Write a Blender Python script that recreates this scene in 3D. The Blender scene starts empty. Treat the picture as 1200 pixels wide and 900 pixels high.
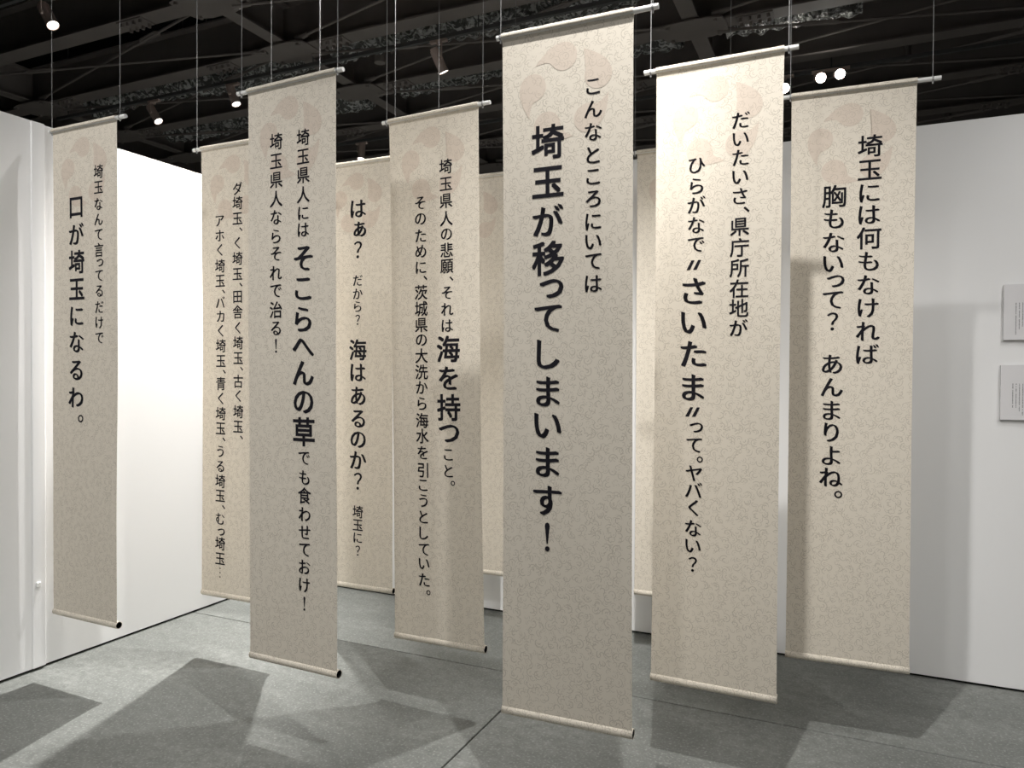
import bpy, bmesh, math, random
from mathutils import Vector, Matrix, noise

random.seed(7)
SC = bpy.context.scene
COL = SC.collection
R = math.radians

# ------------------------------------------------------------------ camera
# room axes: x runs along the back wall, y runs away along the left wall
YAW, PITCH, ROLL = R(24.5), 0.0136, 0.0054
EYE = 1.45
cam_d = bpy.data.cameras.new('camera')
cam_d.sensor_width = 36.0
cam_d.lens = 36.0 * 860.0 / 1200.0
cam_d.clip_end = 60
cam = bpy.data.objects.new('camera', cam_d)
COL.objects.link(cam)
cam.matrix_world = (Matrix.Translation((0, 0, EYE)) @ Matrix.Rotation(YAW, 4, 'Z')
                    @ Matrix.Rotation(math.pi / 2 - PITCH, 4, 'X') @ Matrix.Rotation(ROLL, 4, 'Z'))
SC.camera = cam

# ------------------------------------------------------------------ world + exposure
w = bpy.data.worlds.new('world')
SC.world = w
w.use_nodes = True
w.node_tree.nodes['Background'].inputs[0].default_value = (0.02, 0.022, 0.025, 1)
w.node_tree.nodes['Background'].inputs[1].default_value = 0.2
SC.view_settings.view_transform = 'Standard'
SC.view_settings.look = 'None'
SC.view_settings.gamma = 1
SC.view_settings.use_curve_mapping = False
SC.view_settings.exposure = 0.10

# track spotlights that do the lighting: (x, y, z), aim, watts, cone deg, blend, lens radius
LAMPS = [
    ((-0.38, 1.55, 4.25), (-0.55, 2.48, 0.0), 345, 88, 1.0, 0.035, 'spotlight over the open floor, aimed down past the two frontmost banners'),
    ((-0.50, 1.80, 4.30), (-1.15, 3.98, 0.45), 340, 31, 1.0, 0.03, 'spotlight over the open floor, aimed over the banners at the far ones'),
    ((-1.10, 3.50, 4.30), (-1.35, 1.6, 0.0), 360, 56, 1.0, 0.03, 'spotlight over the middle of the banner rows'),
    ((-3.30, 3.80, 4.30), (-3.45, 2.65, 0.0), 1150, 48, 1.0, 0.03, 'spotlight over the corner of the two white walls'),
    ((-1.60, 3.15, 4.30), (-3.57, 3.45, 1.35), 350, 64, 1.0, 0.05, 'spotlight aimed at the bright part of the left white wall'),
    ((-2.60, -0.60, 4.30), (-3.6, 2.2, 1.7), 260, 84, 0.9, 0.16, 'added fill spotlight behind the viewer, aimed at the left banners'),  # unseen fill lamp, added to lift the left banners
    ((0.60, -1.20, 4.30), (-0.6, 3.0, 1.2), 95, 90, 0.9, 0.16, 'added fill spotlight behind the viewer, aimed at the middle banners'),  # added soft fill for the middle banners, source out of view
    ((1.55, 2.50, 4.30), (1.15, 4.0, 0.5), 110, 62, 1.0, 0.10, 'spotlight at the right, aimed at the foot of the back wall'),
    ((-1.20, -2.30, 4.30), (-1.3, 0.4, 0.0), 120, 110, 0.9, 0.16, 'added fill spotlight far behind the viewer, washing the floor'),  # added wide fill, raises the general light from behind
    ((2.30, 0.30, 4.30), (1.0, 4.0, 1.0), 130, 80, 0.9, 0.20, 'added fill spotlight behind the viewer at the right, washing the back wall'),  # extra soft fill, added to lighten the shadows on the back wall
]

# ------------------------------------------------------------------ helpers
def link(o, parent=None):
    COL.objects.link(o)
    if parent: o.parent = parent
    return o

def mesh_obj(name, bm, mat, parent=None, smooth=False):
    me = bpy.data.meshes.new(name)
    bmesh.ops.recalc_face_normals(bm, faces=bm.faces)
    bm.to_mesh(me); bm.free()
    if mat: me.materials.append(mat)
    if smooth:
        for p in me.polygons: p.use_smooth = True
    return link(bpy.data.objects.new(name, me), parent)

def empty(name, loc, label=None, cat=None, group=None, rot=None):
    o = bpy.data.objects.new(name, None)
    o.empty_display_size = 0.1
    o.location = loc
    if rot: o.rotation_euler = rot
    if label: o['label'] = label
    if cat: o['category'] = cat
    if group: o['group'] = group
    return link(o)

def box(bm, x0, x1, y0, y1, z0, z1, bev=0.0):
    r = bmesh.ops.create_cube(bm, size=1)
    vs = r['verts']
    bmesh.ops.scale(bm, verts=vs, vec=(x1 - x0, y1 - y0, z1 - z0))
    bmesh.ops.translate(bm, verts=vs, vec=((x0 + x1) / 2, (y0 + y1) / 2, (z0 + z1) / 2))
    if bev:
        es = list({e for v in vs for e in v.link_edges})
        bmesh.ops.bevel(bm, geom=es, offset=bev, segments=1, affect='EDGES', profile=0.5)
    return vs

def tube(bm, a, b, r, seg=10, cap=True, r2=None):
    a, b = Vector(a), Vector(b)
    d = b - a
    res = bmesh.ops.create_cone(bm, cap_ends=cap, cap_tris=False, segments=seg, radius1=r, radius2=r if r2 is None else r2, depth=d.length)
    M = Matrix.Translation((a + b) / 2) @ d.to_track_quat('Z', 'Y').to_matrix().to_4x4()
    bmesh.ops.transform(bm, matrix=M, verts=res['verts'])
    return res['verts']

def structure(o):
    o['kind'] = 'structure'
    return o

# ------------------------------------------------------------------ materials
def new_mat(name, col=(0.5, 0.5, 0.5), rough=0.7, metal=0.0, spec=0.3):
    m = bpy.data.materials.new(name)
    m.use_nodes = True
    b = m.node_tree.nodes['Principled BSDF']
    b.inputs['Base Color'].default_value = (*col, 1)
    b.inputs['Roughness'].default_value = rough
    b.inputs['Metallic'].default_value = metal
    b.inputs['Specular IOR Level'].default_value = spec
    return m

class N:
    def __init__(s, m):
        s.t = m.node_tree; s.b = s.t.nodes['Principled BSDF']
    def n(s, typ, **kw):
        o = s.t.nodes.new(typ)
        for k, v in kw.items(): setattr(o, k, v)
        return o
    def l(s, a, b): s.t.links.new(a, b)
    def m(s, op, a, b=None, c=None, clamp=False):
        o = s.n('ShaderNodeMath', operation=op, use_clamp=clamp)
        for i, v in enumerate((a, b, c)):
            if v is None: continue
            if isinstance(v, (int, float)): o.inputs[i].default_value = v
            else: s.l(v, o.inputs[i])
        return o.outputs[0]
    def mix(s, f, a, b):
        o = s.n('ShaderNodeMix', data_type='RGBA')
        if isinstance(f, (int, float)): o.inputs[0].default_value = f
        else: s.l(f, o.inputs[0])
        for i, v in ((6, a), (7, b)):
            if isinstance(v, tuple): o.inputs[i].default_value = (*v, 1)
            else: s.l(v, o.inputs[i])
        return o.outputs[2]

def scroll_cloth(name, base, line, strength=0.5):
    """woven cloth printed all over with small scrolls, drawn as spiral arcs in scattered cells"""
    m = new_mat(name, base, 0.9, 0, 0.1)
    g = N(m)
    tc = g.n('ShaderNodeTexCoord')
    sep = g.n('ShaderNodeSeparateXYZ'); g.l(tc.outputs['Object'], sep.inputs[0])
    fac = None
    for sc, off in ((29.0, 0.0), (43.0, 3.3)):
        cb = g.n('ShaderNodeCombineXYZ')
        g.l(g.m('MULTIPLY_ADD', sep.outputs[0], sc, off), cb.inputs[0])
        g.l(g.m('MULTIPLY_ADD', sep.outputs[2], sc, off), cb.inputs[1])
        vo = g.n('ShaderNodeTexVoronoi', voronoi_dimensions='2D'); vo.inputs['Scale'].default_value = 1
        vo.inputs['Randomness'].default_value = 0.8
        g.l(cb.outputs[0], vo.inputs['Vector'])
        sub = g.n('ShaderNodeVectorMath', operation='SUBTRACT')
        g.l(cb.outputs[0], sub.inputs[0]); g.l(vo.outputs['Position'], sub.inputs[1])
        sd = g.n('ShaderNodeSeparateXYZ'); g.l(sub.outputs[0], sd.inputs[0])
        sc_ = g.n('ShaderNodeSeparateColor'); g.l(vo.outputs['Color'], sc_.inputs[0])
        flip = g.m('SUBTRACT', g.m('MULTIPLY', g.m('GREATER_THAN', sc_.outputs[0], 0.5), 2.0), 1.0)
        th = g.m('MULTIPLY', g.m('ARCTAN2', sd.outputs[1], sd.outputs[0]), g.m('MULTIPLY', flip, 1 / (2 * math.pi)))
        r = vo.outputs['Distance']
        K = 3.4
        turn = g.m('ADD', g.m('MULTIPLY_ADD', r, K, th), sc_.outputs[1])
        fr = g.m('ABSOLUTE', g.m('SUBTRACT', g.m('FRACT', turn), 0.5))
        ln = g.m('LESS_THAN', fr, 0.07 * K * 0.42)
        ln = g.m('MULTIPLY', ln, g.m('LESS_THAN', r, 0.50))
        ln = g.m('MULTIPLY', ln, g.m('GREATER_THAN', r, 0.06))
        # arcs broken so that the scroll is open
        gap = g.m('GREATER_THAN', g.m('FRACT', g.m('ADD', th, sc_.outputs[2])), 0.38)
        ln = g.m('MULTIPLY', ln, gap)
        fac = ln if fac is None else g.m('MAXIMUM', fac, ln)
    ns = g.n('ShaderNodeTexNoise'); ns.inputs['Scale'].default_value = 9; g.l(tc.outputs['Object'], ns.inputs['Vector'])
    st = g.m('MULTIPLY', fac, g.m('MULTIPLY_ADD', ns.outputs[0], strength, strength * 0.5))
    g.l(g.mix(st, base, line), g.b.inputs['Base Color'])
    # fine weave
    nw = g.n('ShaderNodeTexNoise'); nw.inputs['Scale'].default_value = 900; g.l(tc.outputs['Object'], nw.inputs['Vector'])
    bp = g.n('ShaderNodeBump'); bp.inputs['Strength'].default_value = 0.05; bp.inputs['Distance'].default_value = 0.001
    g.l(nw.outputs[0], bp.inputs['Height']); g.l(bp.outputs[0], g.b.inputs['Normal'])
    return m

CLOTH = scroll_cloth('banner_cloth', (0.725, 0.668, 0.575), (0.33, 0.285, 0.23))
CREST = scroll_cloth('banner_crest_print', (0.66, 0.575, 0.490), (0.36, 0.30, 0.24), 0.4)
INK = new_mat('black_ink', (0.012, 0.011, 0.016), 0.75, 0, 0.2)
ROD = new_mat('white_rod', (0.80, 0.80, 0.78), 0.35, 0, 0.5)
HOLLOW = new_mat('dark_tube', (0.01, 0.01, 0.01), 0.6)
WIRE = new_mat('steel_wire', (0.36, 0.36, 0.36), 0.5, 0.3)

def wall_mat():
    m = new_mat('white_wall_paint', (0.89, 0.89, 0.885), 0.75, 0, 0.25)
    g = N(m)
    tc = g.n('ShaderNodeTexCoord')
    ns = g.n('ShaderNodeTexNoise'); ns.inputs['Scale'].default_value = 1.3; ns.inputs['Detail'].default_value = 3
    g.l(tc.outputs['Object'], ns.inputs['Vector'])
    g.l(g.mix(ns.outputs[0], (0.90, 0.90, 0.90), (0.93, 0.93, 0.93)), g.b.inputs['Base Color'])
    n2 = g.n('ShaderNodeTexNoise'); n2.inputs['Scale'].default_value = 160; g.l(tc.outputs['Object'], n2.inputs['Vector'])
    bp = g.n('ShaderNodeBump'); bp.inputs['Strength'].default_value = 0.08; bp.inputs['Distance'].default_value = 0.002
    g.l(n2.outputs[0], bp.inputs['Height']); g.l(bp.outputs[0], g.b.inputs['Normal'])
    return m
WALL = wall_mat()

def concrete():
    m = new_mat('grey_concrete', (0.2, 0.2, 0.19), 0.62, 0, 0.3)
    g = N(m)
    tc = g.n('ShaderNodeTexCoord')
    a = g.n('ShaderNodeTexNoise'); a.inputs['Scale'].default_value = 1.6; a.inputs['Detail'].default_value = 6; a.inputs['Distortion'].default_value = 0.6
    b = g.n('ShaderNodeTexNoise'); b.inputs['Scale'].default_value = 22; b.inputs['Detail'].default_value = 8; b.inputs['Roughness'].default_value = 0.7
    c = g.n('ShaderNodeTexNoise'); c.inputs['Scale'].default_value = 95; c.inputs['Detail'].default_value = 3
    mp = g.n('ShaderNodeMapping'); mp.inputs['Scale'].default_value = (1, 2.2, 1); mp.inputs['Rotation'].default_value = (0, 0, 0.5)
    g.l(tc.outputs['Object'], mp.inputs[0])
    g.l(mp.outputs[0], a.inputs['Vector'])
    for t in (b, c): g.l(tc.outputs['Object'], t.inputs['Vector'])
    c1 = g.mix(g.m('MULTIPLY_ADD', a.outputs[0], 2.2, -0.6, clamp=True), (0.150, 0.157, 0.147), (0.262, 0.270, 0.254))
    c2 = g.mix(g.m('MULTIPLY_ADD', b.outputs[0], 2.4, -0.7, clamp=True), (0.115, 0.122, 0.112), c1)
    c3 = g.mix(g.m('MULTIPLY_ADD', c.outputs[0], 3.4, -1.8, clamp=True), c2, (0.33, 0.335, 0.32))
    # a few small dark pits
    v = g.n('ShaderNodeTexVoronoi'); v.inputs['Scale'].default_value = 2.2; g.l(tc.outputs['Object'], v.inputs['Vector'])
    c4 = g.mix(g.m('LESS_THAN', v.outputs['Distance'], 0.018), c3, (0.03, 0.03, 0.028))
    g.l(c4, g.b.inputs['Base Color'])
    g.l(g.m('MULTIPLY_ADD', b.outputs[0], 0.35, 0.42), g.b.inputs['Roughness'])
    bp = g.n('ShaderNodeBump'); bp.inputs['Strength'].default_value = 0.25; bp.inputs['Distance'].default_value = 0.002
    g.l(b.outputs[0], bp.inputs['Height']); g.l(bp.outputs[0], g.b.inputs['Normal'])
    return m
CONC = concrete()
GAP = new_mat('dark_joint', (0.02, 0.02, 0.02), 0.9)

def steel_paint():
    m = new_mat('dark_steel_paint', (0.08, 0.07, 0.065), 0.6, 0, 0.3)
    g = N(m)
    tc = g.n('ShaderNodeTexCoord')
    a = g.n('ShaderNodeTexNoise'); a.inputs['Scale'].default_value = 3; g.l(tc.outputs['Object'], a.inputs['Vector'])
    g.l(g.mix(a.outputs[0], (0.17, 0.148, 0.138), (0.23, 0.205, 0.19)), g.b.inputs['Base Color'])
    return m
STEEL = steel_paint()
DECK = new_mat('black_ceiling_deck', (0.004, 0.004, 0.0045), 0.9)
DARKP = new_mat('black_hall_wall', (0.015, 0.015, 0.016), 0.9)
HOUS = new_mat('spotlight_housing', (0.50, 0.40, 0.36), 0.45, 0, 0.4)
TRACK = new_mat('track_metal', (0.10, 0.10, 0.10), 0.5)

def foil():
    m = new_mat('silver_foil', (0.88, 0.88, 0.86), 0.25, 0.3)
    g = N(m)
    tc = g.n('ShaderNodeTexCoord')
    a = g.n('ShaderNodeTexNoise'); a.inputs['Scale'].default_value = 22; a.inputs['Detail'].default_value = 7; a.inputs['Distortion'].default_value = 2.5
    g.l(tc.outputs['Object'], a.inputs['Vector'])
    bp = g.n('ShaderNodeBump'); bp.inputs['Strength'].default_value = 1.0; bp.inputs['Distance'].default_value = 0.09
    g.l(a.outputs[0], bp.inputs['Height']); g.l(bp.outputs[0], g.b.inputs['Normal'])
    sc = g.n('ShaderNodeTexNoise'); sc.inputs['Scale'].default_value = 11; sc.inputs['Detail'].default_value = 3; sc.inputs['Distortion'].default_value = 2
    g.l(tc.outputs['Object'], sc.inputs['Vector'])
    g.l(g.mix(g.m('MULTIPLY_ADD', sc.outputs[0], 9.0, -4.2, clamp=True), (0.22, 0.22, 0.21), (0.98, 0.98, 0.96)), g.b.inputs['Base Color'])  # bright and dark sides of the crumpled folds painted into the colour
    return m
FOIL = foil()

def emit(name, col, s):
    m = new_mat(name, (0.8, 0.8, 0.8))
    b = m.node_tree.nodes['Principled BSDF']
    b.inputs['Emission Color'].default_value = (*col, 1)
    b.inputs['Emission Strength'].default_value = s
    return m
LENS = emit('lit_lens', (1.0, 0.95, 0.86), 6)
LENS_BRIGHT = emit('lit_lens_facing', (1.0, 0.97, 0.9), 60)

# ------------------------------------------------------------------ floor of concrete slabs
WT = 2.65                       # height of the white walls
XL, YB = -3.57, 4.02            # planes of the left and back wall
XR, YF = 3.3, -3.6              # walls behind and right of the viewer
bm = bmesh.new(); box(bm, -14, 9, -5, 15.5, -0.12, -0.014)
floor = structure(mesh_obj('floor', bm, GAP))
xs = [-13.34, -9.34, -5.34, -1.34, 2.66, 6.66, 8.9]
ys = [-4.77, -0.775, 3.225, 7.225, 11.225, 15.2]
J = 0.0035
for i in range(len(xs) - 1):
    for j in range(len(ys) - 1):
        bm = bmesh.new()
        box(bm, xs[i] + J, xs[i + 1] - J, ys[j] + J, ys[j + 1] - J, -0.05, 0.0, 0.002)
        mesh_obj('floor_slab', bm, CONC, floor)

# ------------------------------------------------------------------ white exhibition walls
def wall(name, x0, x1, y0, y1):
    bm = bmesh.new(); box(bm, x0, x1, y0, y1, 0.012, WT, 0.002)
    o = structure(mesh_obj(name, bm, WALL))
    bm = bmesh.new(); box(bm, x0 + 0.015, x1 - 0.015, y0 + 0.015, y1 - 0.015, 0.0, 0.013)
    mesh_obj('plinth', bm, GAP, o)
    return o
wall_left = wall('wall_left', XL - 0.10, XL, YF - 0.1, YB + 0.1)
wall('wall_back', XL, XR + 0.1, YB, YB + 0.10)
wall('wall_right', XR, XR + 0.10, YF, YB)
wall('wall_front', XL, XR + 0.1, YF - 0.10, YF)
# nearer half of the left wall is a second panel standing slightly proud, closed by a thin cover strip
bm = bmesh.new(); box(bm, XL, XL + 0.012, YF + 0.01, 2.247, 0.014, WT - 0.001, 0.001)
mesh_obj('wall_panel', bm, WALL, wall_left)
bm = bmesh.new(); box(bm, XL, XL + 0.018, 2.247, 2.312, 0.014, WT - 0.001, 0.003)
mesh_obj('cover_strip', bm, WALL, wall_left)
bm = bmesh.new(); box(bm, XL + 0.017, XL + 0.026, 2.262, 2.282, 0.405, 0.43, 0.002)
mesh_obj('latch', bm, ROD, wall_left)

# dark hall around the exhibition walls
for nm, b in (('wall_hall_left', (-14, -13.9, -5, 15.5)), ('wall_hall_right', (8.9, 9, -5, 15.5)),
              ('wall_hall_back', (-13.9, 8.9, 15.4, 15.5)), ('wall_hall_front', (-13.9, 8.9, -5, -4.9))):
    bm = bmesh.new(); box(bm, *b, 0, 6.2)
    structure(mesh_obj(nm, bm, DARKP))

# ------------------------------------------------------------------ ceiling: deck, I-beams, braces
bm = bmesh.new(); box(bm, -14, 9, -5, 15.5, 6.2, 6.3)
ceiling = structure(mesh_obj('ceiling', bm, DECK))
ZB = 4.7
PRIM = [2.55, 3.68, 4.80, 5.86, 7.01, 8.11, 9.25, 10.40, 11.55, 12.7]
CROSS = [-12.9, -9.08, -5.16, -1.34, 2.48, 6.3]

def ibeam(bm, p, q, w, h, tf=0.018, tw=0.012):
    """I-section from p to q (axis along x or y), underside at z of p"""
    (x0, y0, z), (x1, y1, _) = p, q
    if abs(x1 - x0) > abs(y1 - y0):
        box(bm, x0, x1, y0 - w / 2, y0 + w / 2, z, z + tf)
        box(bm, x0, x1, y0 - w / 2, y0 + w / 2, z + h - tf, z + h)
        box(bm, x0, x1, y0 - tw / 2, y0 + tw / 2, z + tf, z + h - tf)
    else:
        box(bm, x0 - w / 2, x0 + w / 2, y0, y1, z, z + tf)
        box(bm, x0 - w / 2, x0 + w / 2, y0, y1, z + h - tf, z + h)
        box(bm, x0 - tw / 2, x0 + tw / 2, y0, y1, z + tf, z + h - tf)

for y in PRIM:
    bm = bmesh.new(); ibeam(bm, (-13.8, y, ZB), (8.8, y, ZB), 0.19, 0.46)
    # splice plates and clamps with bolt heads near the joints
    for x in CROSS[1:]:
        for sx in (-0.9, 0.55):
            box(bm, x + sx - 0.16, x + sx + 0.16, y - 0.08, y + 0.08, ZB - 0.012, ZB)
            for k in range(4):
                for sy in (-0.05, 0.05):
                    tube(bm, (x + sx - 0.12 + k * 0.08, y + sy, ZB - 0.045), (x + sx - 0.12 + k * 0.08, y + sy, ZB - 0.01), 0.018, 6)
    mesh_obj('steel_beam', bm, STEEL, ceiling)
for x in CROSS:
    for j in range(len(PRIM) - 1):
        bm = bmesh.new(); ibeam(bm, (x, PRIM[j] + 0.10, ZB + 0.02), (x, PRIM[j + 1] - 0.10, ZB + 0.02), 0.15, 0.38)
        mesh_obj('cross_beam', bm, STEEL, ceiling)
# gusset plates at the joints
gus = None
for x in CROSS[1:5]:
    for y in PRIM[1:]:
        if gus is None:
            bm = bmesh.new()
            pts = [(-0.30, 0.09), (-0.28, 0.16), (-0.14, 0.20), (0.14, 0.20), (0.28, 0.16), (0.30, 0.09),
                   (0.30, -0.09), (0.28, -0.16), (0.14, -0.20), (-0.14, -0.20), (-0.28, -0.16), (-0.30, -0.09)]
            lo = [bm.verts.new((a, b, -0.014)) for a, b in pts]
            hi = [bm.verts.new((a, b, 0.0)) for a, b in pts]
            bm.faces.new(lo); bm.faces.new(list(reversed(hi)))
            for i in range(len(pts)):
                j = (i + 1) % len(pts)
                bm.faces.new((lo[i], hi[i], hi[j], lo[j]))
            for sx in (-1, 1):
                for sy in (-1, 1):
                    tube(bm, (sx * 0.22, sy * 0.14, -0.035), (sx * 0.22, sy * 0.14, -0.01), 0.02, 6)
            gus = mesh_obj('gusset_plate', bm, STEEL, ceiling)
        else:
            g2 = gus.copy(); link(g2, ceiling)
        (gus if (x == CROSS[1] and y == PRIM[1]) else g2).location = (x, y, ZB)

def brace(p, q):
    p, q = Vector(p), Vector(q)
    d = (q - p).normalized(); L = (q - p).length
    a, b = p + d * 0.22, q - d * 0.22
    bm = bmesh.new(); tube(bm, a, b, 0.014, 8)
    # flattened eye ends
    for e, s in ((a, 1), (b, -1)):
        tube(bm, e - d * 0.07 * s, e + d * 0.10 * s, 0.035, 8, True, 0.02)
    o = mesh_obj('brace_rod', bm, STEEL, ceiling)
    c = p + d * (L * 0.28)
    side = d.cross(Vector((0, 0, 1))).normalized()
    bm = bmesh.new()
    for s in (-1, 1):
        tube(bm, c - d * 0.13 + side * 0.03 * s, c + d * 0.13 + side * 0.03 * s, 0.011, 6)
        tube(bm, c + d * 0.13 * s + side * 0.03, c + d * 0.19 * s, 0.012, 6)
        tube(bm, c + d * 0.13 * s - side * 0.03, c + d * 0.19 * s, 0.012, 6)
    mesh_obj('turnbuckle', bm, STEEL, o)
for i in range(1, 5):
    if i + 1 > 5: break
    for j in range(2, len(PRIM) - 1):
        x0, x1, y0, y1 = CROSS[i], CROSS[i + 1], PRIM[j], PRIM[j + 1]
        brace((x0 + 0.05, y0 + 0.08, ZB - 0.005), (x1 - 0.05, y1 - 0.08, ZB - 0.005))
        brace((x1 - 0.05, y0 + 0.08, ZB + 0.05), (x0 + 0.05, y1 - 0.08, ZB + 0.05))
# purlins up under the deck and a few hangers
for k in range(14):
    x = -13 + k * 1.65
    bm = bmesh.new(); box(bm, x - 0.05, x + 0.05, 3, 15.3, 5.7, 5.85)
    mesh_obj('purlin', bm, DARKP, ceiling)
for x, y, r in ((-4.55, 6.55, 0.06), (0.55, 8.75, 0.03), (1.15, 10.9, 0.04), (-3.1, 8.3, 0.03)):
    bm = bmesh.new(); tube(bm, (x, y, ZB + 0.05), (x, y, 6.2), r, 10)
    mesh_obj('drop_pipe', bm, STEEL, ceiling)

# ------------------------------------------------------------------ silver ducts
def duct(x0, x1, y, z, r, label, slope=0.0, seed=0):
    bm = bmesh.new()
    n = int((x1 - x0) / 0.03); seg = 28
    rings = []
    for i in range(n + 1):
        t = i / n; ring = []
        for k in range(seg):
            a = 2 * math.pi * k / seg
            v = Vector((x0 + (x1 - x0) * t, 0, 0))
            d = noise.noise(Vector((v.x * 5 + seed, math.cos(a) * 1.4, math.sin(a) * 1.4)))
            d2 = noise.noise(Vector((v.x * 16 + seed, math.cos(a) * 4, math.sin(a) * 4)))
            d3 = abs(noise.noise(Vector((v.x * 26 + seed, math.cos(a) * 7, math.sin(a) * 7))))
            rr = r * (1 + 0.16 * d + 0.12 * d2 + 0.12 * d3) * (0.9 + 0.1 * math.cos(i * 1.2))
            ring.append(bm.verts.new((v.x, y + math.cos(a) * rr * 1.15 + slope * (t - 0.5), z + math.sin(a) * rr + 0.03 * math.sin(v.x * 2.3 + seed))))
        rings.append(ring)
    for i in range(n):
        for k in range(seg):
            bm.faces.new((rings[i][k], rings[i][(k + 1) % seg], rings[i + 1][(k + 1) % seg], rings[i + 1][k]))
    bm.faces.new(rings[0]); bm.faces.new(list(reversed(rings[-1])))
    root = empty('air_duct', ((x0 + x1) / 2, y, z - r), label, 'duct')
    o = mesh_obj('foil_sleeve', bm, FOIL)
    o.parent = root; o.location = -Vector(root.location)
    for f in (0.2, 0.5, 0.8):
        bm = bmesh.new()
        x = x0 + (x1 - x0) * f
        yy = y + slope * (f - 0.5)
        for s in (-1, 1):
            tube(bm, (x, yy + s * r * 1.15, z), (x, yy + s * r * 1.15, 6.2), 0.006, 5)
        tube(bm, (x, yy - r * 1.2, z), (x, yy, z - r * 1.12), 0.008, 5)
        tube(bm, (x, yy, z - r * 1.12), (x, yy + r * 1.2, z), 0.008, 5)
        o = mesh_obj('duct_hanger', bm, STEEL)
        o.parent = root; o.location = -Vector(root.location)
duct(-8.85, -5.35, 6.42, 4.90, 0.15, 'crumpled silver foil duct behind the two slanting spotlights at upper left', 0.0, 1)
duct(-4.95, -1.60, 6.40, 4.90, 0.15, 'crumpled silver foil duct at top centre behind the upright spotlight', 0.1, 5)
duct(-4.90, -1.55, 7.52, 4.93, 0.13, 'thin silver foil duct over the gap between the two nearest banners', 0.0, 9)
duct(-1.10, 0.10, 7.50, 4.93, 0.14, 'short silver foil duct above the brightly lit front banner', 0.15, 13)
duct(-8.80, -5.40, 7.55, 4.90, 0.16, 'silver foil duct over the far left corner above the distant banner', 0.0, 17)

# ------------------------------------------------------------------ lighting tracks and spotlights
def track(x0, x1, y, label):
    root = empty('lighting_track', ((x0 + x1) / 2, y, 4.6), label, 'lighting track')
    bm = bmesh.new(); box(bm, x0, x1, y - 0.018, y + 0.018, 4.585, 4.62)
    o = mesh_obj('rail', bm, TRACK); o.parent = root; o.location = -Vector(root.location)
    n = max(2, int((x1 - x0) / 1.6))
    for i in range(n):
        x = x0 + 0.2 + (x1 - x0 - 0.4) * i / (n - 1)
        bm = bmesh.new(); tube(bm, (x, y, 4.62), (x, y, 6.2), 0.007, 5)
        o = mesh_obj('hanger_rod', bm, TRACK); o.parent = root; o.location = -Vector(root.location)

def spotlight(pos, aim, label, watts=0, cone=60, blend=0.5, rad=0.04, mat=None, L=0.20, r=0.046, group=None):
    """pos is the centre of the lens; the head hangs from the track above it"""
    pos, aim = Vector(pos), Vector(aim)
    d = (aim - pos).normalized()
    sh = d * (L * 0.55); sh.z = 0
    pos = pos + sh                          # the pivot, not the lens, sits under the track
    top = pos - d * (L * 0.55); top.z = 4.585
    root = empty('spotlight', top, label, 'spotlight', group)
    inv = Matrix.Translation(-Vector(root.location))
    def add(name, bm, m, parent=None):
        bmesh.ops.transform(bm, matrix=inv, verts=bm.verts)
        return mesh_obj(name, bm, m, root)
    bm = bmesh.new()
    tube(bm, pos - d * L, pos, r, 20)
    # deeper rim round the lens
    tube(bm, pos - d * 0.02, pos + d * 0.008, r * 1.04, 20, False)
    tube(bm, pos - d * (L + 0.02), pos - d * L, r * 0.82, 16)
    add('lamp_housing', bm, HOUS)
    bm = bmesh.new(); tube(bm, pos + d * 0.002, pos + d * 0.004, r * 0.9, 20)
    add('lens', bm, mat or LENS)
    piv = pos - d * (L * 0.55)
    side = d.cross(Vector((0, 0, 1)))
    side = side.normalized() if side.length > 1e-3 else Vector((1, 0, 0))
    bm = bmesh.new()
    arm = piv + side * (r + 0.012)
    for v in (arm,):
        tube(bm, v - side * 0.012, v + side * 0.006, 0.016, 8)
        mid = Vector((v.x, v.y, 4.545))
        tube(bm, v, mid, 0.008, 6)
        tube(bm, mid, Vector((top.x, top.y, 4.545)), 0.009, 6)
    tube(bm, Vector((top.x, top.y, 4.54)), top - Vector((0, 0, 0.003)), 0.02, 8)
    add('bracket', bm, HOUS)
    bm = bmesh.new(); box(bm, top.x - 0.09, top.x + 0.09, top.y - 0.02, top.y + 0.02, 4.558, 4.5845, 0.003)
    add('track_adapter', bm, HOUS)
    if watts:
        ld = bpy.data.lights.new('spot_beam', 'SPOT')
        ld.energy = watts; ld.spot_size = R(cone); ld.spot_blend = blend; ld.shadow_soft_size = rad
        ld.color = (1.0, 0.982, 0.958)
        lo = bpy.data.objects.new('spot_beam', ld)
        lo.matrix_world = Matrix.Translation(pos + d * 0.05) @ d.to_track_quat('-Z', 'Y').to_matrix().to_4x4()
        link(lo)

track(-9.0, -0.9, 3.95, 'black lighting track just before the first visible roof beam')
track(-9.0, -1.0, 6.02, 'black lighting track carrying the two slanting and the upright spotlight')
track(-7.2, 2.3, 8.26, 'black lighting track carrying the glaring spotlights at the right')
track(-3.4, 2.4, 1.62, 'black lighting track over the floor in front of the banners')
track(-3.5, 2.4, 3.30, 'black lighting track over the banner rows')
track(-3.2, 2.4, -1.20, 'black lighting track for the added fill spotlights behind the viewer')  # unseen, put in to carry the added fill lamps
spotlight((-6.03, 3.95, 4.30), (-5.55, 3.99, 3.55), 'slanting cylindrical spotlight cut by the top edge at the far left', 400, 90, 0.4)
spotlight((-7.30, 6.02, 4.34), (-6.74, 6.11, 3.49), 'slanting brown spotlight beside the rod end of the leftmost banner', 500, 90, 0.4)
spotlight((-6.09, 6.02, 4.36), (-5.70, 6.06, 3.46), 'slanting brown spotlight just left of the banner with the large middle line', 500, 90, 0.4)
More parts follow.
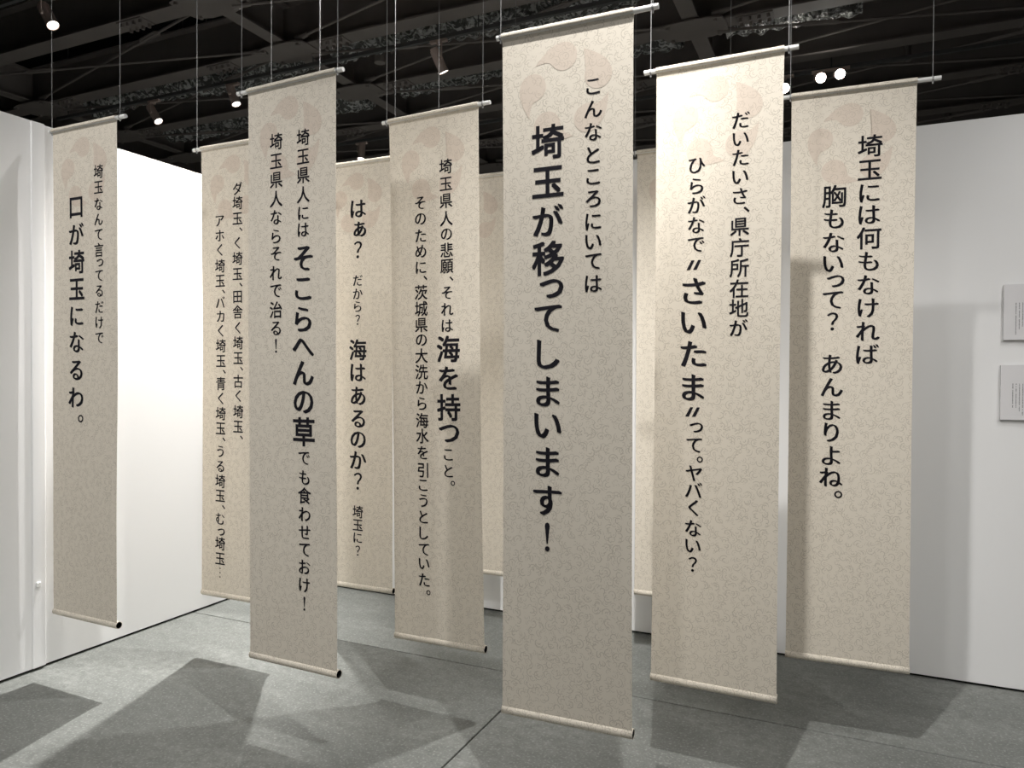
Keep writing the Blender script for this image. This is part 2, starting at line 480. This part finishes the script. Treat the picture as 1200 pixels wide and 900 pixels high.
spotlight((-3.52, 6.02, 4.30), (-3.26, 6.40, 3.45), 'pale upright spotlight in front of the silver duct at top centre', 500, 90, 0.6)
spotlight((-6.03, 8.26, 4.36), (-5.98, 8.05, 3.2), 'small downward spotlight seen over the banner with a single line', 500, 90, 0.4)
for px, pz, lb in ((-0.62, 4.44, 'glaring spotlight half hidden by the bright banner edge'), (-0.27, 4.49, 'glaring spotlight in the middle of the three facing the viewer'),
                   (-0.09, 4.50, 'glaring spotlight on the right of the three facing the viewer')):
    spotlight((px, 8.20, pz), (-0.3, 2.0, 2.2), lb, 10, 60, 0.5, mat=LENS_BRIGHT, L=0.08, r=0.05)
for p, a, wt, cn, bl, rd, lb in LAMPS:
    spotlight(p, a, lb, wt, cn, bl, rd)

# ------------------------------------------------------------------ lettering
_glyph = {}
def glyph(ch, off):
    """flat glyph outline as (verts, faces), centred on its own box, one em = 1"""
    key = (ch, off)
    if key in _glyph: return _glyph[key]
    if ch in '〝〟':
        vs, fs = [], []
        for k in (-0.115, 0.095):
            b = len(vs)
            vs += [(k - 0.115, -0.145), (k - 0.02, -0.145), (k + 0.115, 0.145), (k + 0.035, 0.145)]
            fs.append((b, b + 1, b + 2, b + 3))
        _glyph[key] = (vs, fs, 0.5, 0.29)
        return _glyph[key]
    if ch in '！…':
        vs, fs = [], []
        def disc(cx, cy, r):
            b = len(vs)
            for i in range(16):
                a = 2 * math.pi * i / 16
                vs.append((cx + r * math.cos(a), cy + r * math.sin(a)))
            fs.append(tuple(range(b, b + 16)))
        if ch == '…':
            for k in (0.31, 0, -0.31): disc(0, k, 0.055)
        else:
            disc(0, -0.34, 0.072 + off)
            w1 = 0.075 + off
            b = len(vs)
            vs += [(-0.022, -0.20), (0.022, -0.20), (w1 * 0.75, 0.15), (w1, 0.30), (w1 * 0.75, 0.37), (0, 0.40), (-w1 * 0.75, 0.37), (-w1, 0.30), (-w1 * 0.75, 0.15)]
            fs.append(tuple(range(b, b + 9)))
        _glyph[key] = (vs, fs, 0.3, 0.8)
        return _glyph[key]
    cu = bpy.data.curves.new('glyph', 'FONT')
    cu.body = ch; cu.size = 1.0; cu.offset = off; cu.resolution_u = 3
    ob = bpy.data.objects.new('glyph', cu); COL.objects.link(ob)
    dg = bpy.context.evaluated_depsgraph_get(); dg.update()
    me = bpy.data.meshes.new_from_object(ob.evaluated_get(dg))
    xs = [v.co.x for v in me.vertices]; ys = [v.co.y for v in me.vertices]
    cx, cy = (min(xs) + max(xs)) / 2, (min(ys) + max(ys)) / 2
    vs = [(v.co.x - cx, v.co.y - cy) for v in me.vertices]
    fs = [tuple(p.vertices) for p in me.polygons]
    wd, hg = max(xs) - min(xs), max(ys) - min(ys)
    bpy.data.objects.remove(ob); bpy.data.curves.remove(cu); bpy.data.meshes.remove(me)
    _glyph[key] = (vs, fs, wd, hg)
    return _glyph[key]

def is_kana(c): return 0x3041 <= ord(c) <= 0x30FF

# per banner: (em size m, column x, characters, heights of the characters' centres over the banner's middle)
TEXT = {
 'A': [
  (0.0668, 0.0986, "埼玉なんて言ってるだけで", [0.914, 0.843, 0.768, 0.698, 0.629, 0.56, 0.502, 0.444, 0.374, 0.301, 0.231, 0.161]),
  (0.1145, -0.0579, "口が埼玉になるわ。", [0.766, 0.644, 0.515, 0.389, 0.264, 0.144, 0.013, -0.113, -0.21]),
 ],
 'B': [
  (0.0702, 0.0217, "ダ埼玉、く埼玉、田舎く埼玉、古く埼玉、", [0.913, 0.841, 0.764, 0.709, 0.642, 0.565, 0.488, 0.434, 0.374, 0.299, 0.22, 0.145, 0.069, 0.016, -0.047, -0.12, -0.199, -0.274, -0.327]),
  (0.0713, -0.0971, "アホく埼玉、バカく埼玉、青く埼玉、うる埼玉、むっ埼玉…", [0.761, 0.688, 0.615, 0.535, 0.46, 0.405, 0.352, 0.281, 0.208, 0.132, 0.055, 0.001, -0.06, -0.135, -0.212, -0.287, -0.342, -0.404, -0.48, -0.555, -0.629, -0.685, -0.746, -0.813, -0.872, -0.949, -1.02]),
 ],
 'C': [
  (0.0671, 0.0626, "埼玉県人には", [0.913, 0.84, 0.768, 0.694, 0.623, 0.559]),
  (0.1184, 0.0626, "そこらへんの草", [0.448, 0.331, 0.215, 0.106, 0.007, -0.105, -0.22]),
  (0.0678, 0.0626, "でも食わせておけ！", [-0.322, -0.397, -0.467, -0.54, -0.609, -0.677, -0.744, -0.815, -0.886]),
  (0.0687, -0.0754, "埼玉県人ならそれで治る！", [0.917, 0.84, 0.766, 0.692, 0.62, 0.545, 0.476, 0.401, 0.33, 0.256, 0.183, 0.115]),
 ],
 'D': [
  (0.1184, 0.0042, "はぁ？", [0.891, 0.781, 0.672]),
  (0.0707, 0.0042, "だから？", [0.508, 0.437, 0.369, 0.298]),
  (0.1190, 0.0042, "海はあるのか？", [0.138, 0.016, -0.109, -0.232, -0.344, -0.454, -0.567]),
  (0.0712, 0.0042, "埼玉に？", [-0.732, -0.803, -0.872, -0.941]),
 ],
 'E': [
  (0.0670, 0.0631, "埼玉県人の悲願、それは", [0.903, 0.829, 0.757, 0.682, 0.615, 0.548, 0.479, 0.425, 0.366, 0.296, 0.226]),
  (0.1199, 0.0674, "海を持つ", [0.127, 0.003, -0.122, -0.233]),
  (0.0673, 0.0631, "こと。", [-0.324, -0.393, -0.444]),
  (0.0685, -0.0681, "そのために、茨城県の大洗から海水を引こうとしていた。", [0.763, 0.694, 0.622, 0.554, 0.484, 0.437, 0.376, 0.305, 0.234, 0.169, 0.101, 0.031, -0.036, -0.106, -0.179, -0.247, -0.319, -0.395, -0.461, -0.528, -0.599, -0.669, -0.74, -0.803, -0.872, -0.925]),
 ],
 'G': [
  (0.0680, 0.0933, "こんなところにいては", [0.924, 0.853, 0.781, 0.707, 0.637, 0.567, 0.495, 0.43, 0.367, 0.296]),
  (0.1179, -0.0624, "埼玉が移ってしまいます！", [0.768, 0.637, 0.512, 0.387, 0.287, 0.189, 0.071, -0.052, -0.165, -0.285, -0.412, -0.531]),
 ],
 'I': [
  (0.0698, 0.0818, "だいたいさ、県庁所在地が", [0.912, 0.845, 0.78, 0.711, 0.643, 0.594, 0.534, 0.461, 0.388, 0.315, 0.246, 0.176]),
  (0.0715, -0.0717, "ひらがなで", [0.769, 0.695, 0.627, 0.553, 0.481]),
  (0.1156, -0.0779, "〝さいたま〟", [0.408, 0.313, 0.198, 0.083, -0.04, -0.13]),
  (0.0706, -0.0717, "って。ヤバくない？", [-0.187, -0.252, -0.303, -0.355, -0.416, -0.482, -0.557, -0.623, -0.69]),
 ],
 'J': [
  (0.0918, 0.0651, "埼玉には何もなければ", [0.907, 0.814, 0.724, 0.639, 0.548, 0.457, 0.365, 0.274, 0.183, 0.093]),
  (0.0937, -0.0619, "胸もないって？あんまりよね。", [0.722, 0.632, 0.539, 0.454, 0.384, 0.309, 0.224, 0.053, -0.039, -0.132, -0.22, -0.313, -0.4, -0.467]),
 ],
}

# per banner: middle of the cloth (x, y, z), turn about the vertical, lean in its own plane (degrees)
POSES = {
 'A': (-3.193, 2.257, 1.443, -1.16, -0.16),
 'B': (-2.789, 2.768, 1.453, 0.00, 0.03),
 'C': (-1.969, 2.246, 1.442, -2.33, 0.30),
 'D': (-2.385, 3.237, 1.437, 0.01, 0.05),
 'E': (-1.607, 2.732, 1.427, -1.40, 1.03),
 'F': (-1.967, 3.769, 1.445, 0.00, 0.03),
 'G': (-0.834, 2.248, 1.445, 0.90, 0.33),
 'H': (-0.768, 3.721, 1.457, 0.00, 0.05),
 'I': (-0.434, 2.722, 1.444, -1.14, -0.10),
 'J': (0.009, 3.201, 1.443, 2.21, -0.03),
}

W, H = 0.45, 2.30
HALF = H / 2

def cloth_y(x, z, ph):
    """gentle hang of the cloth; y is depth, z measured from the middle"""
    t = (HALF - z) / H
    e = math.sin(math.pi * min(1, max(0, t)))
    return e * (0.0035 * math.sin(2.1 * z + ph) + 0.004 * math.sin(x / W * 2.4 + ph * 1.7) + 0.0015 * math.sin(5.3 * z + 8 * x + ph))

def half_width(z):
    t = (HALF - z) / H
    return W / 2 - 0.003 * math.sin(math.pi * min(1, max(0, t))) ** 0.5

def lettering(root, ph, em, cx, chars, zs, zoff):
    big = em > 0.1
    bm = bmesh.new()
    for ch, z in zip(chars, zs):
        kana = is_kana(ch)
        base = 0.0
        if ch in '！…': nib = ((0, 0),)
        elif kana: base, nib = -0.012, [(k * q, -k * 0.4 * q + d) for k in (-1, 0, 1) for d in ((-0.010, 0.010) if big else (-0.006, 0.006)) for q in ((0.036,) if big else (0.030,))]
        elif ch in '、。？〝〟': nib = [(-0.010, 0), (0.010, 0), (0, 0.006), (0, -0.006)]
        else:
            q = 0.020 if big else 0.013
            nib = [(-q, -q), (q, -q), (-q, q), (q, q), (0, 0)]
        vs, fs, wd, hg = glyph(ch, base)
        dx = 0.0
        if ch in '、': dx = 0.33 * em
        elif ch == '。': dx = 0.30 * em
        elif ch in 'っぁ': dx = 0.10 * em
        s = em * (0.97 if kana else 1.0)
        for n in nib:
            # brush-like stress: the copy is dragged mostly sideways and a little downward
            m = [bm.verts.new((cx + dx + (a + n[0]) * s, 0, z + (b + n[1]) * s)) for a, b in vs]
            for f in fs:
                try: bm.faces.new([m[i] for i in f])
                except ValueError: pass
    for v in bm.verts:
        v.co.y = cloth_y(v.co.x, v.co.z, ph) - 0.0010
        v.co.z += zoff
    me = bpy.data.meshes.new('lettering'); bm.to_mesh(me); bm.free()
    me.materials.append(INK)
    link(bpy.data.objects.new('lettering', me), root)

def comma_shape():
    """one comma-shaped bead: round head at the origin, tail curling to the left"""
    r = 0.046
    pts = []
    for i in range(19):                     # round head, from the top clockwise to lower left
        a = R(100 - i * 15.0)
        if a < R(-150): break
        pts.append((r * math.cos(a), r * math.sin(a)))
    pts += [(-0.043, -0.020), (-0.049, -0.0135), (-0.057, -0.0105), (-0.068, -0.0095), (-0.084, -0.0105), (-0.100, -0.0125)]
    pts += [(-0.088, 0.000), (-0.072, 0.0145), (-0.057, 0.0265), (-0.042, 0.0355), (-0.026, 0.0425)]
    return pts

def crest(root, ph, zoff):
    pts = comma_shape()
    for k in range(5):
        ang = R(93 + 72 * k)
        c = Vector((0.118 * math.cos(ang), 0.92 + 0.118 * math.sin(ang)))
        rot = Matrix.Rotation(ang - R(90), 2)
        bm = bmesh.new()
        ctr = bm.verts.new((c.x, 0, c.y))
        ring = []
        for p in pts:
            q = rot @ Vector(p) + c
            ring.append(bm.verts.new((q.x, 0, q.y)))
        bm.faces.new(ring); bm.verts.remove(ctr)
        bmesh.ops.triangulate(bm, faces=bm.faces)
        for v in bm.verts:
            v.co.y = cloth_y(v.co.x, v.co.z, ph) - 0.0006
            v.co.z += zoff
        me = bpy.data.meshes.new('comma_crest'); bm.to_mesh(me); bm.free()
        me.materials.append(CREST)
        link(bpy.data.objects.new('comma_crest', me), root)

def sweep(bm, sections):
    """skin closed cross-sections given as lists of points"""
    rows = [[bm.verts.new(p) for p in s] for s in sections]
    n = len(rows[0])
    for a, b in zip(rows, rows[1:]):
        for k in range(n):
            bm.faces.new((a[k], a[(k + 1) % n], b[(k + 1) % n], b[k]))
    return rows

def banner(key, label, ext, wires, ph):
    cx, cy, cz, yaw, tilt = POSES[key]
    rot = Matrix.Rotation(R(yaw), 4, 'Z') @ Matrix.Rotation(-R(tilt), 4, 'Y')
    base = Vector((cx, cy, cz)) + rot.to_3x3() @ Vector((0, 0, -HALF))
    root = empty('hanging_banner', base, label, 'banner', rot=(0, -R(tilt), R(yaw)))
    zo = HALF
    # cloth
    bm = bmesh.new()
    nx, nz = 12, 60
    z0, z1 = -HALF + 0.026, HALF - 0.026
    T = 0.0008
    for side in (0, 1):
        grid = []
        for j in range(nz + 1):
            z = z0 + (z1 - z0) * j / nz
            hw = half_width(z)
            grid.append([bm.verts.new((hw * (2 * i / nx - 1), cloth_y(hw * (2 * i / nx - 1), z, ph) + side * T, z + zo)) for i in range(nx + 1)])
        for j in range(nz):
            for i in range(nx):
                f = (grid[j][i], grid[j][i + 1], grid[j + 1][i + 1], grid[j + 1][i])
                bm.faces.new(f if side == 0 else f[::-1])
    for e in (0, nx):
        for j in range(nz):
            za, zb_ = z0 + (z1 - z0) * j / nz, z0 + (z1 - z0) * (j + 1) / nz
            q = []
            for z in (za, zb_):
                x = half_width(z) * (2 * e / nx - 1)
                q.append((x, cloth_y(x, z, ph), z + zo)); q.append((x, cloth_y(x, z, ph) + T, z + zo))
            v = [bm.verts.new(p) for p in q]
            bm.faces.new((v[0], v[1], v[3], v[2]))
    me = bpy.data.meshes.new('cloth'); bm.to_mesh(me); bm.free(); me.materials.append(CLOTH)
    for p in me.polygons: p.use_smooth = True
    link(bpy.data.objects.new('cloth', me), root)
    # sewn pocket over the hanging rod: teardrop section
    bm = bmesh.new()
    secs = []
    rr = 0.0125
    for i in range(nx + 1):
        x = W / 2 * (2 * i / nx - 1) * 1.002
        wob = 0.0012 * math.sin(i * 1.9 + ph)
        sec = []
        for k in range(13):
            a = R(-25 + 230 * k / 12)
            sec.append((x, -rr * math.cos(a), HALF - rr + rr * math.sin(a) + zo))
        sec.append((x, cloth_y(x, z1, ph) + 0.0022, z1 + 0.004 + zo))
        sec.append((x, cloth_y(x, z1, ph) + 0.0016, z1 - 0.004 + zo))
        sec.append((x, cloth_y(x, z1, ph) - 0.0014, z1 - 0.004 + zo))
        sec.append((x, cloth_y(x, z1, ph) - 0.0030 + wob * 0.3, z1 + 0.010 + zo))
        secs.append(sec)
    rows = sweep(bm, secs)
    mesh_obj('rod_pocket', bm, CLOTH, root, True)
    # hanging rod
    bm = bmesh.new()
    zr = HALF - rr + zo
    tube(bm, (-W / 2 - ext[0], 0, zr), (W / 2 + ext[1], 0, zr), 0.0085, 14)
    mesh_obj('hanging_rod', bm, ROD, root, False)
    # bottom roll: a sleeve of the same cloth over an open tube
    bm = bmesh.new()
    ro, zb = 0.0165, -HALF + 0.0165 + zo
    yb = cloth_y(0, z0, ph) + 0.010
    secs = []
    for i in range(9):
        x = (W / 2 + 0.001) * (2 * i / 8 - 1)
        secs.append([(x, yb + ro * math.cos(2 * math.pi * k / 20), zb + ro * math.sin(2 * math.pi * k / 20)) for k in range(20)])
    rows = sweep(bm, secs)
    # inner lip
    ri = 0.0145
    secs = []
    for s in (-1, 1):
        x = (W / 2 + 0.001) * s
        inner = [bm.verts.new((x, yb + ri * math.cos(2 * math.pi * k / 20), zb + ri * math.sin(2 * math.pi * k / 20))) for k in range(20)]
        outer = rows[0] if s < 0 else rows[-1]
        for k in range(20):
            bm.faces.new((outer[k], outer[(k + 1) % 20], inner[(k + 1) % 20], inner[k]))
    mesh_obj('bottom_roll', bm, CLOTH, root, True)
    bm = bmesh.new()
    secs = []
    for x in (-W / 2 + 0.0005, W / 2 - 0.0005):
        secs.append([(x, yb + 0.0143 * math.cos(2 * math.pi * k / 20), zb + 0.0143 * math.sin(2 * math.pi * k / 20)) for k in range(20)])
    rows = sweep(bm, secs)
    for k, row in enumerate(rows):
        dx = 0.03 if k == 0 else -0.03
        ring = [bm.verts.new((v.co.x + dx, v.co.y, v.co.z)) for v in row]
        bm.faces.new(ring)
    mesh_obj('bottom_tube', bm, HOLLOW, root, True)
    # wires, plumb in the room although the cloth may lean
    up = rot.to_3x3().inverted() @ Vector((0, 0, 1))
    for s, e in ((-1, wires[0]), (1, wires[1])):
        p = Vector((s * (W / 2 + e), 0, zr - 0.012))
        bm = bmesh.new()
        wz = (root.location + rot.to_3x3() @ p).z
        tube(bm, p, p + up * (6.2 - wz), 0.0011, 6)
        q = p + up * 0.012
        tube(bm, q - Vector((0.003, 0, 0)), q + Vector((0.003, 0, 0)), 0.0105, 10)
        tube(bm, p - up * 0.006, p + up * 0.002, 0.003, 6)
        mesh_obj('hanging_wire', bm, WIRE, root)
    crest(root, ph, zo)
    for em, ux, chars, zs in TEXT.get(key, []):
        lettering(root, ph, em, ux, chars, zs, zo)
    return root

banner('A', 'narrow beige hanging scroll nearest the left wall, large line beginning with a square character', (0.022, 0.060), (0.007, 0.022), 0.3)
banner('B', 'beige hanging scroll with two long small-lettered columns, partly hidden at left', (0.055, 0.050), (0.030, 0.012), 1.9)
banner('C', 'beige hanging scroll with larger bold lettering in the middle of its right line', (0.058, 0.034), (0.036, 0.008), 4.1)
banner('D', 'beige hanging scroll with one single column of large and small lettering', (0.045, 0.030), (0.030, 0.009), 2.6)
banner('E', 'middle beige hanging scroll with a long thin left column reaching near the roll', (0.034, 0.055), (0.012, 0.020), 5.2)
banner('F', 'far beige hanging scroll before the back wall, a strip left of the nearest banner', (0.040, 0.040), (0.008, 0.035), 3.3)
banner('G', 'nearest and largest beige hanging scroll with a bold left line ending in an exclamation mark', (0.020, 0.078), (0.006, 0.060), 0.9)
banner('H', 'far hanging scroll before the back wall, seen as a strip right of the nearest banner', (0.040, 0.040), (0.012, 0.012), 4.8)
banner('I', 'brightest hanging scroll, with large quoted lettering in its left column', (0.046, 0.046), (0.022, 0.014), 2.2)
banner('J', 'rightmost hanging scroll, two columns of even lettering, a shadow down its left side', (0.034, 0.080), (0.004, 0.052), 1.2)

# ------------------------------------------------------------------ caption panels on the back wall
PANEL = new_mat('white_panel_face', (0.80, 0.79, 0.80), 0.6)
PEDGE = new_mat('grey_panel_edge', (0.42, 0.42, 0.43), 0.7)
def caption_panel(x0, z0, z1, label, cols, seed):
    rnd = random.Random(seed)
    wdt = 0.36
    root = empty('caption_panel', (x0 + wdt / 2, YB, z0), label, 'panel')
    T = 0.014
    bm = bmesh.new(); box(bm, -wdt / 2, wdt / 2, -T, -0.001, 0, z1 - z0, 0.0008)
    mesh_obj('backing_board', bm, PEDGE, root)
    bm = bmesh.new(); box(bm, -wdt / 2 + 0.0005, wdt / 2 - 0.0005, -T - 0.0015, -T + 0.0002, 0.0005, z1 - z0 - 0.0005)
    mesh_obj('face_sheet', bm, PANEL, root)
    # tiny upright columns of print, too small to read
    bm = bmesh.new()
    hgt = z1 - z0
    for c in range(cols):
        x = wdt / 2 - 0.045 - c * (wdt - 0.08) / cols
        z = hgt - 0.085
        end = 0.025 + rnd.random() * 0.06 if rnd.random() < 0.6 else 0.025
        while z > end:
            h = 0.0052
            if rnd.random() > 0.10:
                w2 = 0.0024 * (0.6 + 0.4 * rnd.random())
                ws = [(x - w2, z), (x + w2, z), (x + w2, z - 0.0011), (x - w2, z - 0.0011)]
                bm.faces.new([bm.verts.new((a, -T - 0.0019, b)) for a, b in ws])
                ws = [(x - 0.0006, z), (x + 0.0006, z), (x + 0.0006, z - h * 0.8), (x - 0.0006, z - h * 0.8)]
                bm.faces.new([bm.verts.new((a, -T - 0.0020, b)) for a, b in ws])
                if rnd.random() < 0.6:
                    zz = z - h * 0.55
                    ws = [(x - w2 * 0.8, zz), (x + w2, zz), (x + w2, zz - 0.0010), (x - w2 * 0.8, zz - 0.0010)]
                    bm.faces.new([bm.verts.new((a, -T - 0.0019, b)) for a, b in ws])
            z -= h * 1.12
    me = bpy.data.meshes.new('small_print'); bm.to_mesh(me); bm.free(); me.materials.append(INK)
    link(bpy.data.objects.new('small_print', me), root)
caption_panel(0.653, 1.618, 1.872, 'upper white caption panel with small print at the right edge', 22, 3)
caption_panel(0.645, 1.252, 1.503, 'lower white caption panel with small print at the right edge', 22, 8)
